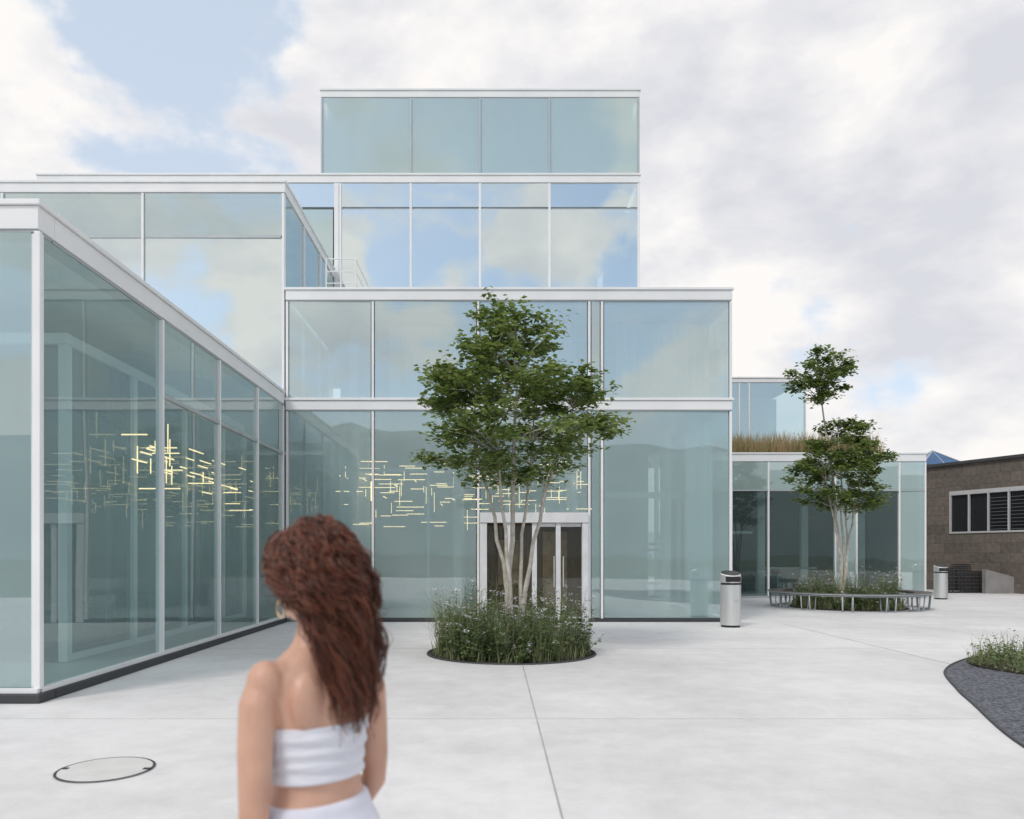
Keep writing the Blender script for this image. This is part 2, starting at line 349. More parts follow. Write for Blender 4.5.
IN.box(-16,XR-.3,YF+8,YF+8.2,.07,4.84); IN.box(-4.6,XR-.3,YF+5.5,YF+5.7,5.11,7.33)
IN.obj('interior_back_wall',M['wall_in'],GB)
IN=MB()
for x in (-3.6,-.9,2.0,4.4):
    IN.tube([(x,YF+2.2,.06),(x,YF+2.2,4.84)],.14,14); IN.tube([(x,YF+2.2,5.1),(x,YF+2.2,7.33)],.12,12)
IN.obj('interior_columns',M['ceil'],GB,smooth=False)
IN=MB()
for i in range(14): IN.box(2.7+.17*i,2.9+.17*i,YF+3.2,YF+4.4,.1+.17*i,.16+.17*i)
IN.box(2.6,5.2,YF+1.1,YF+1.16,2.9,3.05); IN.box(2.6,5.2,YF+1.1,YF+1.14,.12,.2); 
for x in (2.7,4.5,5.2): IN.box(x-.04,x+.04,YF+1.17,YF+1.25,.1,4.8)
IN.box(-4.5,-.4,YF+1.1,YF+1.14,3.55,3.62)
for x in (-3.7,-1.6): IN.box(x-.03,x+.03,YF+1.17,YF+1.25,.1,4.8)
IN.obj('interior_stair_and_frames',M['alud'],GB)
CU=MB()
for (a,b,y,z0,z1) in ((4.55,5.15,YF+.6,.12,4.7),(-4.6,-3.2,YF+3.2,.12,4.7),(3.0,5.3,YF+1.4,5.12,7.2),(-2.6,-.6,YF+1.6,5.12,7.2),(.2,1.9,YF+1.2,5.12,7.2)):
    nn=int((b-a)/.05)
    for i in range(nn):
        xa=a+(b-a)*i/nn; xb=a+(b-a)*(i+1)/nn; ya=y+.035*math.sin(i*1.3); yb=y+.035*math.sin((i+1)*1.3)
        CU.quad((xa,ya,z0),(xb,yb,z0),(xb,yb,z1),(xa,ya,z1))
CU.obj('curtains',M['curtain'],GB,smooth=True)
mb=MB()
for (x,y) in ((-3.6,20.5),(-2.0,21.5),(3.2,20),(4.2,21.3),(-7,13),(-7.4,15.5),(-8,11)):
    mb.box(x-.6,x+.6,y-.35,y+.35,.72,.76)
    for sx_ in (-.55,.51):
        for sy_ in (-.3,.26): mb.box(x+sx_,x+sx_+.04,y+sy_,y+sy_+.04,.06,.718)
    for s_ in (-.9,.9): mb.box(x+s_-.2,x+s_+.2,y-.2,y+.2,.42,.46); mb.box(x+s_-.2,x+s_-.17,y-.2,y+.2,.461,.85); mb.box(x+s_-.02,x+s_+.02,y-.02,y+.02,.06,.418)
mb.obj('interior_tables',M['wood'],GB)
# light sculpture, plus added wing bars standing in for its reflection
mb=MB(); th=.009
def bars(x0,x1,y0,y1,z0,z1,cnt,axis):
    for i in range(cnt):
        x=R.uniform(x0,x1); y=R.uniform(y0,y1); z=(z0+z1)/2+R.gauss(0,.24)*(z1-z0)
        z=max(z0,min(z1,z)); l=R.uniform(.12,.36)
        r=R.random()
        if r<.52:
            if axis=='x': mb.box(x-l,x+l,y-th,y+th,z-th,z+th)
            else: mb.box(x-th,x+th,y-l,y+l,z-th,z+th)
        elif r<.85: mb.box(x-th*.8,x+th*.8,y-th*.8,y+th*.8,z-l*.7,z+l*.7)
        else:
            if axis=='x': mb.box(x-th,x+th,y-l,y+l,z-th,z+th)
            else: mb.box(x-l,x+l,y-th,y+th,z-th,z+th)
bars(-3.9,2.4,19.2,21.2,2.3,4.1,150,'x')
bars(-5.6,-5.2,11.4,16.8,2.5,3.6,46,'y')  # glowing bars added inside the wing in place of a mirror image
mb.obj('light_lines_and_reflection',M['lamp'],GB)
# -- wing A
WY0=8.02
fascia(FR,XL-11,XL,WY0,WY0+.3,4.92,5.25)
FR.box(XL-.28,XL,WY0+.305,YF-.08,4.95,5.19); FR.box(XL-.31,XL+.03,WY0+.335,YF-.09,5.195,5.25); FR.box(XL-.26,XL-.02,WY0+.31,YF-.08,4.92,4.948,1)
ysw=[WY0+.06,11.05,13.35,15.5,YF-.12]
for yy in ysw: FR.box(XL-.10,XL+.01,yy-.028,yy+.028,.14,4.915)
FR.box(XL-.03,XL+.035,WY0-.03,WY0+.02,.14,4.915)
panes_side('wing_side_glass',XL-.03,ysw[:2],.14,4.92,M['glass_wing'])
panes_side('wing_side_glass_low',XL-.03,ysw[1:],.14,3.80,M['glass_wing'])
panes_side('wing_side_glass_high',XL-.03,ysw[1:],3.86,4.92,M['glass_low'])
for a,b in zip(ysw[1:-1],ysw[2:]): FR.box(XL-.09,XL+.005,a+.036,b-.036,3.8,3.86,1)
panes_front('wing_front_glass',[XL-11,XL-6,XL-3,XL-.05],WY0+.02,.14,4.92,M['glass_low'],.04)
mull_front(FR,[XL-3,XL-6,XL-9],WY0,.14,4.915)
mb=MB(); mb.box(XL-11,XL+.07,WY0-.10,WY0+.2,.005,.10); mb.box(XL-.2,XL+.07,WY0+.205,YF-.06,.005,.10); mb.obj('wing_plinth',M['dark'],GB,bevel=.01)
mb=MB(); mb.box(XL-11,XL+.02,WY0-.05,WY0-.0,.102,.15); mb.box(XL-.05,XL+.03,WY0+.02,YF-.1,.102,.15); mb.obj('wing_sill',M['alu'],GB)
box('wing_roof',XL-11,XL-.3,WY0+.32,YF+12,4.97,5.12,M['ceil'],GB)
box('wing_floor',XL-11,XL-.2,WY0+.22,YF+.11,.01,.10,M['floor_in'],GB)
XI=-5.75
yi=[10.3,12.2,14.2,16.2,17.6]
mb=MB()
for yy in yi: mb.box(XI-.06,XI+.06,yy-.06,yy+.06,.11,4.35)
mb.box(XI-.05,XI+.05,10.37,17.53,4.36,4.5); mb.box(XI-.05,XI+.05,10.37,17.53,.11,.2)
mb.box(-12,XI+.06,10.24,10.36,4.36,4.5)
for xx in (-7.5,-9.5): mb.box(xx-.05,xx+.05,10.24,10.36,.11,4.35)
mb.obj('inner_skin_frames',M['alu'],GB)
mb=MB()
for a,b in zip(yi[:-1],yi[1:]): mb.quad((XI,a+.06,.2),(XI,b-.06,.2),(XI,b-.06,4.35),(XI,a+.06,4.35))
for a,b in ((-12,-9.55),(-9.45,-7.55),(-7.45,XI-.07)): mb.quad((a,10.3,.12),(b,10.3,.12),(b,10.3,4.35),(a,10.3,4.35))
mb.obj('inner_skin_glass',M['glass_in'],GB)
mb=MB(); mb.box(-9.8,-9.6,10.6,30,.11,4.96); mb.box(-15.8,-15.7,8.3,30,.1,4.96); mb.obj('wing_core_wall',M['wall_in'],GB)
# -- block B
BT=10.07
fascia(FR,XL-14,XL,YF,YF+.3,BT-.30,BT)
FR.box(XL-.28,XL,YF+.305,22.9,BT-.27,BT-.06); FR.box(XL-.31,XL+.03,YF+.335,22.9,BT-.055,BT)
xb=[-17,-14.2,-11.2,-8.0,XL-.04]
mull_front(FR,xb[1:],YF,5.1,BT-.305)
FR.box(XL-14,XL-.05,YF-.01,YF+.2,5.13,5.25)
panes_front('upper_block_glass_top',xb,YF+.02,8.82,BT-.3,M['glass_mid'],.04)
panes_front('upper_block_glass',xb,YF+.02,5.25,8.76,M['glass_sky'],.04)
mb=MB(); mb.box(-17,XL-.1,YF+.0,YF+.08,8.76,8.82); mb.obj('upper_block_transom',M['alud'],GB)
yb=[YF+.05,19.3,21.1,22.95]
panes_side('upper_block_side_glass',XL-.03,yb,5.3,BT-.3,M['glass_mid'])
mull_side(FR,XL-.02,yb[1:3],5.2,BT-.275,.03,.08)
box('upper_block_roof',XL-14,XL-.3,YF+.32,29,BT-.24,BT-.08,M['ceil'],GB)
box('upper_block_back',XL-14,XL-.3,YF+6,YF+6.1,5.2,BT-.26,M['wall_in'],GB)
# -- level 3
Y3=23.0
X3=4.37
fascia(FR,-13.7,X3,Y3,Y3+.3,12.65,12.95)
x3=[-6.2,-4.66,-2.49,-.42,1.66,X3-.04]
mull_front(FR,[-4.6,-2.49,-.42,1.66,X3-.04],Y3,7.65,12.645,.035)
FR.box(-4.78,-4.642,Y3-.04,Y3+.2,7.65,12.643)
panes_front('level_three_glass_top',x3,Y3+.02,11.95,12.65,M['glass_sky'],.03)
panes_front('level_three_glass',[-4.6,-2.49,-.42,1.66,X3-.04],Y3+.02,7.65,11.88,M['glass_sky'],.03)
panes_front('level_three_glass_left',[-9,-4.8],Y3+.02,7.65,11.88,M['glass_top'],.03)
mb=MB(); mb.box(-4.6,X3-.08,Y3+.05,Y3+.12,11.88,11.95); mb.obj('level_three_transom',M['alud'],GB)
panes_side('level_three_side',X3-.01,[Y3+.1,26,29],7.65,12.65,M['glass_mid'])
box('level_three_roof',-13.7,X3-.1,Y3+.32,31,12.7,12.9,M['ceil'],GB)
box('level_three_back',-13.7,X3-.6,Y3+5,Y3+5.1,7.6,12.66,M['wall_in'],GB)
mb=MB()
nn=16
for i in range(nn):
    a=3.3+.9*i/nn; b=3.3+.9*(i+1)/nn; mb.quad((a,Y3+.3+.03*math.sin(i*1.4),7.7),(b,Y3+.3+.03*math.sin((i+1)*1.4),7.7),(b,Y3+.3+.03*math.sin((i+1)*1.4),11.9),(a,Y3+.3+.03*math.sin(i*1.4),11.9))
mb.obj('level_three_curtain',M['curtain'],GB,smooth=True)
# -- level 4
X40=-5.2
fascia(FR,X40,X3,Y3+.02,Y3+.32,15.22,15.5)
x4=[X40+.04,-2.49,-.42,1.66,X3-.04]
mull_front(FR,x4,Y3+.02,12.96,15.215,.028,mi=1)
panes_front('top_level_glass',x4,Y3+.04,12.96,15.22,M['glass_top'],.03)
box('top_level_roof',X40+.1,X3-.1,Y3+.34,31,15.25,15.42,M['ceil'],GB)
box('top_level_back',X40+.1,X3-.1,Y3+.6,Y3+.7,12.96,15.2,M['ceil'],GB)
panes_side('top_level_side_r',X3-.01,[Y3+.1,27,31],12.96,15.2,M['glass_top'])
panes_side('top_level_side_l',X40+.01,[Y3+.1,27,31],12.96,15.2,M['glass_top'])
mb=MB()
for zz in (8.0,8.28,8.58):
    mb.tube([(-4.0,18.3,zz),(-3.3,18.3,zz)],.014,6); mb.tube([(-3.3,18.3,zz),(-3.3,20.5,zz)],.014,6)
for x in (-4.0,-3.65,-3.3): mb.tube([(x,18.3,7.55),(x,18.3,8.6)],.018,6)
for y in (19.4,20.5): mb.tube([(-3.3,y,7.55),(-3.3,y,8.6)],.018,6)
mb.obj('roof_railing',M['alu'],GB)
# -- block C
YC=27.0; XC=15.2
fascia(FR,5.6,XC,YC,YC+.3,4.78,5.12)
xc=[5.6,8.35,9.65,12.0,12.75,14.25,XC-.04]
mull_front(FR,xc,YC,.08,4.775)
gpav=glassmat('glass_pavilion',(.6,.7,.68),(.25,.36,.36),.14,.10)
panes_front('pavilion_glass_top',xc,YC+.02,3.82,4.78,M['glass_top'],.03)
for k,(a,b) in enumerate(zip(xc[:-1],xc[1:])):
    panes_front('pavilion_glass_%d'%k,[a,b],YC+.02,.1,3.76,M['glass_top'] if k in (3,5) else gpav,.03)
mb=MB(); mb.box(5.6,XC-.08,YC-.01,YC+.08,3.765,3.815); mb.box(5.6,XC,YC-.05,YC+.1,.005,.08); mb.obj('pavilion_transom',M['alud'],GB)
box('pavilion_roof',5.6,XC-.02,YC+.32,35,4.82,5.02,M['roof'],GB)
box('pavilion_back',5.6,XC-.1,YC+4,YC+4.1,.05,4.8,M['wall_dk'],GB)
box('pavilion_floor',5.6,XC-.1,YC+.12,YC+8,.008,.06,M['floor_in'],GB)
box('pavilion_side',XC-.08,XC-.0,YC+.31,35,.05,4.8,M['alud'],GB)
mb=MB()
for x in (7.3,9.9,11.5,13.6): mb.box(x-.12,x+.12,YC+1.4,YC+1.6,.07,4.8)
mb.box(8.4,9.6,YC+1.5,YC+1.54,2.3,2.4); mb.box(9.8,12,YC+1.55,YC+1.6,1.0,1.06)
for x in (8.8,10.6,13.0):
    mb.box(x-.5,x+.5,YC+2.6,YC+3.1,.72,.76); mb.box(x-.45,x-.4,YC+2.8,YC+2.85,.07,.718); mb.box(x+.4,x+.45,YC+2.8,YC+2.85,.07,.718)
mb.obj('pavilion_interior_frames',M['alud'],GB)
Y5=31.0
fascia(FR,6,12.6,Y5,Y5+.3,8.45,8.7)
mull_front(FR,[9.9,10.3,12.56],Y5,5.1,8.445)
panes_front('pavilion_upper_glass',[6,9.9,10.3,12.56],Y5+.02,5.1,8.45,M['glass_mid'],.03)
box('pavilion_upper_roof',6,12.5,Y5+.32,38,8.5,8.62,M['roof'],GB)
box('pavilion_upper_back',6,12.5,Y5+3,Y5+3.1,5.1,8.4,M['wall_in'],GB)
FR.box(9.60,9.84,Y5+1.4,Y5+1.7,8.7,10.5); FR.box(6,9.599,Y5+1.4,Y5+1.7,10.2,10.5)
box('rear_stack',6,9.6,Y5+1.75,36,8.7,10.45,M['roof'],GB)
FR.obj('white_framing',[M['alu'],M['alud']],GB,bevel=.006)

# ------------------------------------------------------------------ vegetation
def blades(mb,fn,cnt,h0,h1,wd,lean=.35,mi=0):
    for i in range(cnt):
        x,y,z=fn(); h=R.uniform(h0,h1); a=R.uniform(0,6.283); d=Vector((math.cos(a),math.sin(a),0)); s=Vector((-d.y,d.x,0))*wd
        l=R.uniform(.1,lean)*h
        p0=Vector((x,y,z)); p1=p0+d*l*.35+Vector((0,0,h*.55)); p2=p0+d*l+Vector((0,0,h))
        n=len(mb.v); mb.v+=[tuple(p0-s),tuple(p0+s),tuple(p1+s*.8),tuple(p1-s*.8),tuple(p2)]
        mb.f+=[(n,n+1,n+2,n+3),(n+3,n+2,n+4)]; mb.m+=[mi,mi]
def leaf(mb,p,sz,mi=0,droop=.3):
    a=R.uniform(0,6.283); d=Vector((math.cos(a),math.sin(a),R.uniform(-droop-.4,.35))).normalized()
    s=d.cross(Vector((R.uniform(-.4,.4),R.uniform(-.4,.4),1))).normalized()
    nrm=s.cross(d)
    l=sz*R.uniform(.7,1.25); wv=s*l*.38
    n=len(mb.v)
    mb.v+=[tuple(p),tuple(p+d*l*.45+wv+nrm*l*.08),tuple(p+d*l),tuple(p+d*l*.45-wv+nrm*l*.08)]
    mb.f+=[(n,n+1,n+2),(n,n+2,n+3)]; mb.m+=[mi,mi]
def make_tree(name,loc,crowns,stems,leafsz,seed,nleaf):
    global R
    Rs=R; R=random.Random(seed)
    T=empty(name,loc); wb=MB(); lf=MB()
    tips=[]
    for (top,r0) in stems:
        top=Vector(top); b=Vector((R.uniform(-.10,.10),R.uniform(-.10,.10),0)); pts=[];rad=[]
        for i in range(12):
            t=i/11
            q=b.lerp(top,t); out_=Vector((top.x,top.y,0))
            q-=out_*.5*t*(1-t); q+=Vector((R.uniform(-.03,.03),R.uniform(-.03,.03),0))
            pts.append(q); rad.append(r0*(1-.82*t)+.004)
        wb.tube(pts,rad,8); tips.append(pts)
    for ci,(prof,cx,cy,cnt) in enumerate(crowns):
        for c in range(cnt):
            while True:
                z=R.uniform(prof[0][0],prof[-1][0])
                for (za,ra),(zb,rb) in zip(prof[:-1],prof[1:]):
                    if za<=z<=zb: rr=ra+(rb-ra)*(z-za)/(zb-za)
                if R.random()<(rr/1.6)**1.2: break
            a=R.uniform(0,6.283); q=math.sqrt(R.uniform(.05,1))*rr*R.uniform(.80,1.07)
            ctr=Vector((cx+math.cos(a)*q,cy+math.sin(a)*q,z))
            if noise.noise(Vector((ctr.x*1.9+seed,ctr.y*1.2,ctr.z*2.1)))<-.17: continue
            best=None
            for pts in tips:
                for k in range(4,12):
                    dd=(pts[k]-ctr).length+(1.0 if pts[k].z>ctr.z-.1 else 0)
                    if best is None or dd<best[0]: best=(dd,pts[k])
            s=best[1]; mid=s.lerp(ctr,.5)+Vector((0,0,.1))
            wb.tube([s,mid,ctr,ctr+(ctr-mid)*.2],[.012,.008,.004,.002],5)
            cr_=R.uniform(.12,.24)
            for l in range(int(nleaf*R.uniform(.6,1.3))):
                g=Vector((R.gauss(0,1)*cr_*.66,R.gauss(0,1)*cr_*.66,R.gauss(0,1)*cr_*.34))
                leaf(lf,ctr+g,leafsz)
            if R.random()<.5:
                dr=Vector((ctr.x-cx,ctr.y-cy,R.uniform(-.1,.5))); 
                if dr.length>.01: dr.normalize()
                e=ctr+dr*R.uniform(.22,.45); wb.tube([ctr,e],[.005,.002],4)
                for l in range(20): leaf(lf,ctr.lerp(e,R.uniform(.3,1))+Vector((R.uniform(-.05,.05),R.uniform(-.05,.05),R.uniform(-.05,.05))),leafsz)
    wb.obj('trunk_and_limbs',M['bark'],T,smooth=True)
    lf.obj('foliage',M['leaf'],T)
    R=Rs
    return T
prof=[(2.70,.55),(2.9,1.2),(3.1,1.52),(3.5,1.70),(3.85,1.56),(4.25,1.38),(4.6,1.08),(4.95,.88),(5.2,.62),(5.36,.3)]
make_tree('multi_stem_tree',(.27,12.0,0),[(prof,0,0,262)],
  [((.1,.1,4.8),.048),((-.75,.1,3.9),.040),((.95,-.1,3.8),.043),((-.35,-.45,4.2),.036),((.45,.5,4.1),.034)],.10,3,80)
prof2=[(2.7,.5),(2.95,1.0),(3.7,1.42),(4.4,1.3),(5.0,.95),(5.5,.5)]
prof3=[(5.8,.3),(6.3,.85),(7.0,.98),(7.4,.55)]
make_tree('multi_stem_tree',(10.15,22.3,0),[(prof2,-.05,0,200),(prof3,-.75,0,60)],
  [((-.75,.2,7.2),.055),((-.1,.1,5.2),.045),((.6,-.1,4.4),.05),((-.7,-.35,4.0),.042),((.4,.5,4.6),.04)],.13,9,66)
def disc(name,cx,cy,r,z,mat,parent=None,h=.0):
    mb=MB(); n=64
    vs=[(cx+r*math.cos(2*math.pi*i/n),cy+r*math.sin(2*math.pi*i/n),z) for i in range(n)]
    mb.v+=vs; mb.f.append(tuple(range(n))); mb.m.append(0); return mb.obj(name,mat,parent)
def bed(name,cx,cy,r,seed,cnt,hmax):
    global R
    Rs=R; R=random.Random(seed)
    E=empty(name,(cx,cy,0)); disc('soil',0,0,r,.010,M['soil'],E)
    mb=MB(); mb.tube([(r*math.cos(2*math.pi*i/64),r*math.sin(2*math.pi*i/64),.006) for i in range(64)],.022,6,closed=True); mb.obj('edge_ring',M['dark'],E,smooth=True)
    g=MB()
    def f():
        a=R.uniform(0,6.283); q=r*.95*math.sqrt(R.random()); return (q*math.cos(a),q*math.sin(a),.01)
    blades(g,f,cnt,.06,.22*hmax,.006,.9)
    for k in range(44):
        x,y,_=f(); hh=R.uniform(.4,1.1)*hmax
        def f2(): return (x*.9+R.gauss(0,.04),y*.9+R.gauss(0,.04),.01)
        blades(g,f2,46,.35*hh,hh,.0035,.95)
    g.obj('grasses',M['grass'],E)
    s=MB(); fl=MB()
    for k in range(125):
        x,y,_=f(); hh=R.uniform(.2,.9)*hmax; rr=R.uniform(.07,.17)
        x*=.95;y*=.95
        for st in range(7):
            tx=x+R.gauss(0,rr); ty=y+R.gauss(0,rr); tz=hh*R.uniform(.6,1.08)
            s.tube([(x+(tx-x)*.2,y+(ty-y)*.2,.01),(x+(tx-x)*.6,y+(ty-y)*.6,tz*.55),(tx,ty,tz)],[.004,.003,.0015],3)
            for l in range(17):
                t=R.uniform(.15,1); b=Vector((x+(tx-x)*t,y+(ty-y)*t,tz*t))
                leaf(s,b+Vector((R.gauss(0,.02),R.gauss(0,.02),0)),.075*(1.25-t*.7))
            if R.random()<.3:
                for l in range(9): leaf(fl,Vector((tx+R.gauss(0,.018),ty+R.gauss(0,.018),tz+R.gauss(0,.012))),.034)
    s.obj('shrubs',M['leaf2'],E)
    fl.obj('flowers',M['flower'],E)
    R=Rs
    return E
bed('planting_bed',.27,12.0,1.3,21,1800,1.2)
bed('planting_bed',10.25,22.3,1.6,22,2200,1.3)
g=MB(); blades(g,lambda:(R.uniform(5.7,XC-1.3),R.uniform(YC+.4,Y5-.3),5.02),12000,.35,1.05,.012,.5)
g.obj('roof_grass',M['drygrass'])
g=MB()
for k in range(30):
    x,y=R.uniform(7,13.5),R.uniform(YC+.5,Y5-.5)
    for l in range(60): leaf(g,Vector((x+R.gauss(0,.2),y+R.gauss(0,.2),5.05+abs(R.gauss(0,.3)))),.08)
g.obj('roof_shrubs',M['leaf2'])
ctrl=[(3.7,3.0),(3.95,4.5),(4.24,6.14),(4.92,7.88),(5.3,8.8),(5.93,10.1),(6.75,11.1),(7.6,11.75),(9.0,12.3),(11,12.2),(13,11),(14,8.5),(13,5),(11,3),(8,2.2),(5,2.3)]
def cat(c,sub=8):
    o=[];n=len(c)
    for i in range(n):
        p0,p1,p2,p3=[Vector(c[(i+k)%n]) for k in (-1,0,1,2)]
        for s in range(sub):
            t=s/sub
            o.append(.5*((2*p1)+(p2-p0)*t+(2*p0-5*p1+4*p2-p3)*t*t+(3*p1-p0-3*p2+p3)*t**3))
    return o
cv=cat(ctrl)
mb=MB(); mb.v=[(p.x,p.y,.010) for p in cv]; mb.f=[tuple(range(len(cv)))]; mb.m=[0]; mb.obj('gravel_border',M['gravel'])
mb=MB(); mb.tube([(p.x,p.y,.008) for p in cv],.016,6,closed=True); mb.obj('gravel_steel_edging',M['dark'],smooth=True)
E=empty('meadow_bed',(0,0,0))
ctrl2=[(7.0,9.3),(6.6,10.5),(7.2,11.4),(9,11.9),(11,11.8),(12.6,10.6),(13.2,8.5),(12,6),(10,5.5),(8.2,7)]
cv2=cat(ctrl2); mb=MB(); mb.v=[(p.x,p.y,.03) for p in cv2]+[(p.x,p.y,.0) for p in cv2]; n=len(cv2)
mb.f=[tuple(range(n))]+[(i,n+i,n+(i+1)%n,(i+1)%n) for i in range(n)]; mb.m=[0]*(n+1); mb.obj('soil',M['soil'],E)
def inside(x,y,poly):
    c=False; n=len(poly)
    for i in range(n):
        a=poly[i];b=poly[i-1]
        if (a.y>y)!=(b.y>y) and x<(b.x-a.x)*(y-a.y)/(b.y-a.y)+a.x: c=not c
    return c
def fm():
    while True:
        x,y=R.uniform(6.5,13.2),R.uniform(5.5,11.9)
        if inside(x,y,cv2): return (x,y,.03)
g=MB(); blades(g,fm,7000,.05,.16,.006,.9); 
for k in range(90):
    x,y,_=fm(); blades(g,lambda:(x+R.gauss(0,.05),y+R.gauss(0,.05),.03),30,.15,.48,.004,.9)
g.obj('grasses',M['grass'],E)
s=MB()
for k in range(260):
    x,y,_=fm(); hs_=R.uniform(.03,.17)
    for l in range(60): leaf(s,Vector((x+R.gauss(0,.12),y+R.gauss(0,.12),.05+abs(R.gauss(0,hs_)))),.055)
s.obj('shrubs',M['leaf2'],E)

# ------------------------------------------------------------------ street furniture
def litter_bin(x,y):
    E=empty('litter_bin',(x,y,0)); r=.215
    mb=MB(); mb.rings([(0,0,.05,r,r),(0,0,.90,r,r)],40); mb.obj('steel_body',M['steel'],E,smooth=False)
    mb=MB(); mb.rings([(0,0,.004,r-.02,r-.02),(0,0,.049,r-.02,r-.02)],32); mb.rings([(0,0,.902,r-.012,r-.012),(0,0,.94,r-.012,r-.012)],32)
    mb.obj('dark_base_and_collar',M['black'],E)
    mb=MB(); n=40
    def top(a): return 1.13+.05*math.sin(a)
    for i in range(n):
        a=2*math.pi*i/n; mb.v+=[(r*math.cos(a),r*math.sin(a),.942),(r*math.cos(a),r*math.sin(a),top(a)),(.93*r*math.cos(a),.93*r*math.sin(a),top(a)+.018)]
    for i in range(n):
        j=(i+1)%n
        mb.f+=[(3*i,3*j,3*j+1,3*i+1),(3*i+1,3*j+1,3*j+2,3*i+2)]; mb.m+=[0,0]
    mb.f.append(tuple(3*i+2 for i in range(n))); mb.m.append(1)
    mb.obj('hood',[M['steel'],M['black']],E,smooth=False)
    mb=MB(); mb.box(-.15,.15,-r-.006,-r+.10,.965,1.075); mb.obj('mouth',M['black'],E,bevel=.01)
    mb=MB(); mb.box(.03,.09,-r-.003,-r+.03,.55,.60); mb.obj('lock_plate',M['alud'],E)
litter_bin(5.02,16.3); litter_bin(15.3,26.3)
B=empty('circular_bench',(10.25,22.3,0))
mb=MB()
def annseg(r0,r1,a0,a1,z0,z1):
    b=len(mb.v)
    for z in (z0,z1):
        for (r,a) in ((r0,a0),(r1,a0),(r1,a1),(r0,a1)): mb.v.append((r*math.cos(a),r*math.sin(a),z))
    for q in ((0,3,2,1),(4,5,6,7),(0,1,5,4),(1,2,6,5),(2,3,7,6),(3,0,4,7)): mb.f.append(tuple(b+i for i in q)); mb.m.append(0)
ns=150
for i in range(ns):
    a0=2*math.pi*i/ns; annseg(1.74,2.16,a0,a0+2*math.pi/ns*.82,.445,.48)
mb.obj('timber_slats',M['slat'],B)
mb=MB()
def ring(r,z,t,n=96): mb.tube([(r*math.cos(2*math.pi*i/n),r*math.sin(2*math.pi*i/n),z) for i in range(n)],t,6,closed=True)
ring(1.78,.425,.018); ring(2.12,.425,.018); ring(2.17,.462,.012)
for i in range(12):
    a0=2*math.pi*i/12+.1
    for da in (-.06,.06):
        a=a0+da; c,s=math.cos(a),math.sin(a)
        mb.tube([(1.78*c,1.78*s,.42),(1.80*c,1.80*s,.16),(1.82*c,1.82*s,.03),(1.86*c,1.86*s,.02),(2.04*c,2.04*s,.02),(2.08*c,2.08*s,.03),(2.10*c,2.10*s,.16),(2.12*c,2.12*s,.42)],.019,8)
mb.obj('tubular_legs',M['alud'],B,smooth=True)
E=empty('manhole_cover',(-2.78,5.5,0))
mb=MB(); n=64
ra,rb,z=.312,.328,.012
for i in range(n):
    a=2*math.pi*i/n; b=2*math.pi*(i+1)/n
    mb.quad((ra*math.cos(a),ra*math.sin(a),z),(rb*math.cos(a),rb*math.sin(a),z),(rb*math.cos(b),rb*math.sin(b),z),(ra*math.cos(b),ra*math.sin(b),z))
mb.obj('iron_rim',M['dark'],E)
disc('concrete_infill',0,0,.308,.0125,pbr('infill',(.68,.67,.655),(.60,.59,.57),5,.8,bump=.2,bscale=60),E)
mb=MB(); mb.box(-.32,-.27,-.018,.018,.013,.017); mb.box(.27,.32,-.018,.018,.013,.017); mb.obj('lifting_keys',M['dark'],E)
# ------------------------------------------------------------------ brown stone building
ang=math.atan2(-3.8,1.6)
SB=empty('stone_building',(18.9,33.5,0)); SB.rotation_euler=(0,0,ang)
H=5.3; T0=-14; T1=20
mb=MB()
zw0,zw1=2.42,4.18; wx0,wx1=1.05,13
mb.box(T0,T1,.0,.4,0,zw0); mb.box(T0,T1,.0,.4,zw1,H); mb.box(T0,wx0,.0,.4,zw0+.0005,zw1-.0005); mb.box(wx1,T1,.0,.4,zw0+.0005,zw1-.0005)
mb.box(T0,T0+.4,.41,14,0,H); mb.box(T1-.4,T1,.41,14,0,H); mb.box(T0+.41,T1-.41,13.6,14,0,H)
mb.obj('stone_walls',M['stone'],SB)
box('roof',T0-.1,T1+.1,-.12,14.1,H,H+.12,M['dark'],SB)
mb=MB(); x=wx0
mb.box(wx0,wx1,-.04,.06,zw0-.01,zw0+.06); mb.box(wx0,wx1,-.04,.06,zw1-.16,zw1+.01)
while x<wx1:
    mb.box(x,x+.06,-.035,.055,zw0+.062,zw1-.162); x+=.82
mb.obj('window_frames',pbr('grey_window_frame',(.5,.5,.5),None,4,.5),SB)
box('window_glass',wx0,wx1,.09,.12,zw0,zw1,pbr('dark_window',(.02,.022,.025),None,3,.08),SB)
mb=MB(); x=wx0+1.64
while x<wx1-.5:
    for k in range(10): mb.box(x+.08,x+.80,.0,.05,zw0+.12+.14*k,zw0+.135+.14*k)
    x+=.82
mb.obj('louvres',pbr('dark_louvre',(.16,.165,.17),None,4,.5),SB)
box('interior_dark',T0+.5,T1-.5,2.5,2.6,0,H-.01,M['wall_dk'],SB)
E=empty('blue_pyramid_skylight',(27.4,48,0))
mb=MB(); c=[(-1.9,-1.9,6.6),(1.9,-1.9,6.6),(1.9,1.9,6.6),(-1.9,1.9,6.6)]; ap=(0,0,8.0)
for i in range(4): mb.tri(c[i],c[(i+1)%4],ap)
mb.obj('blue_glazing',pbr('blue_glass',(.02,.07,.18),(.04,.13,.28),2,.15),E)
mb=MB()
for i in range(4): mb.tube([c[i],ap],.04,5); mb.tube([c[i],c[(i+1)%4]],.05,5)
for i in range(4):
    a=Vector(c[i]);b=Vector(c[(i+1)%4]); mb.tube([a.lerp(b,.5),ap],.025,5)
mb.obj('glazing_bars',M['alud'],E)
box('skylight_hall',-5,5,-5,5,0,6.58,M['stone'],E)
E=empty('stacked_black_crates',(18.0,30.6,0))
mb=MB()
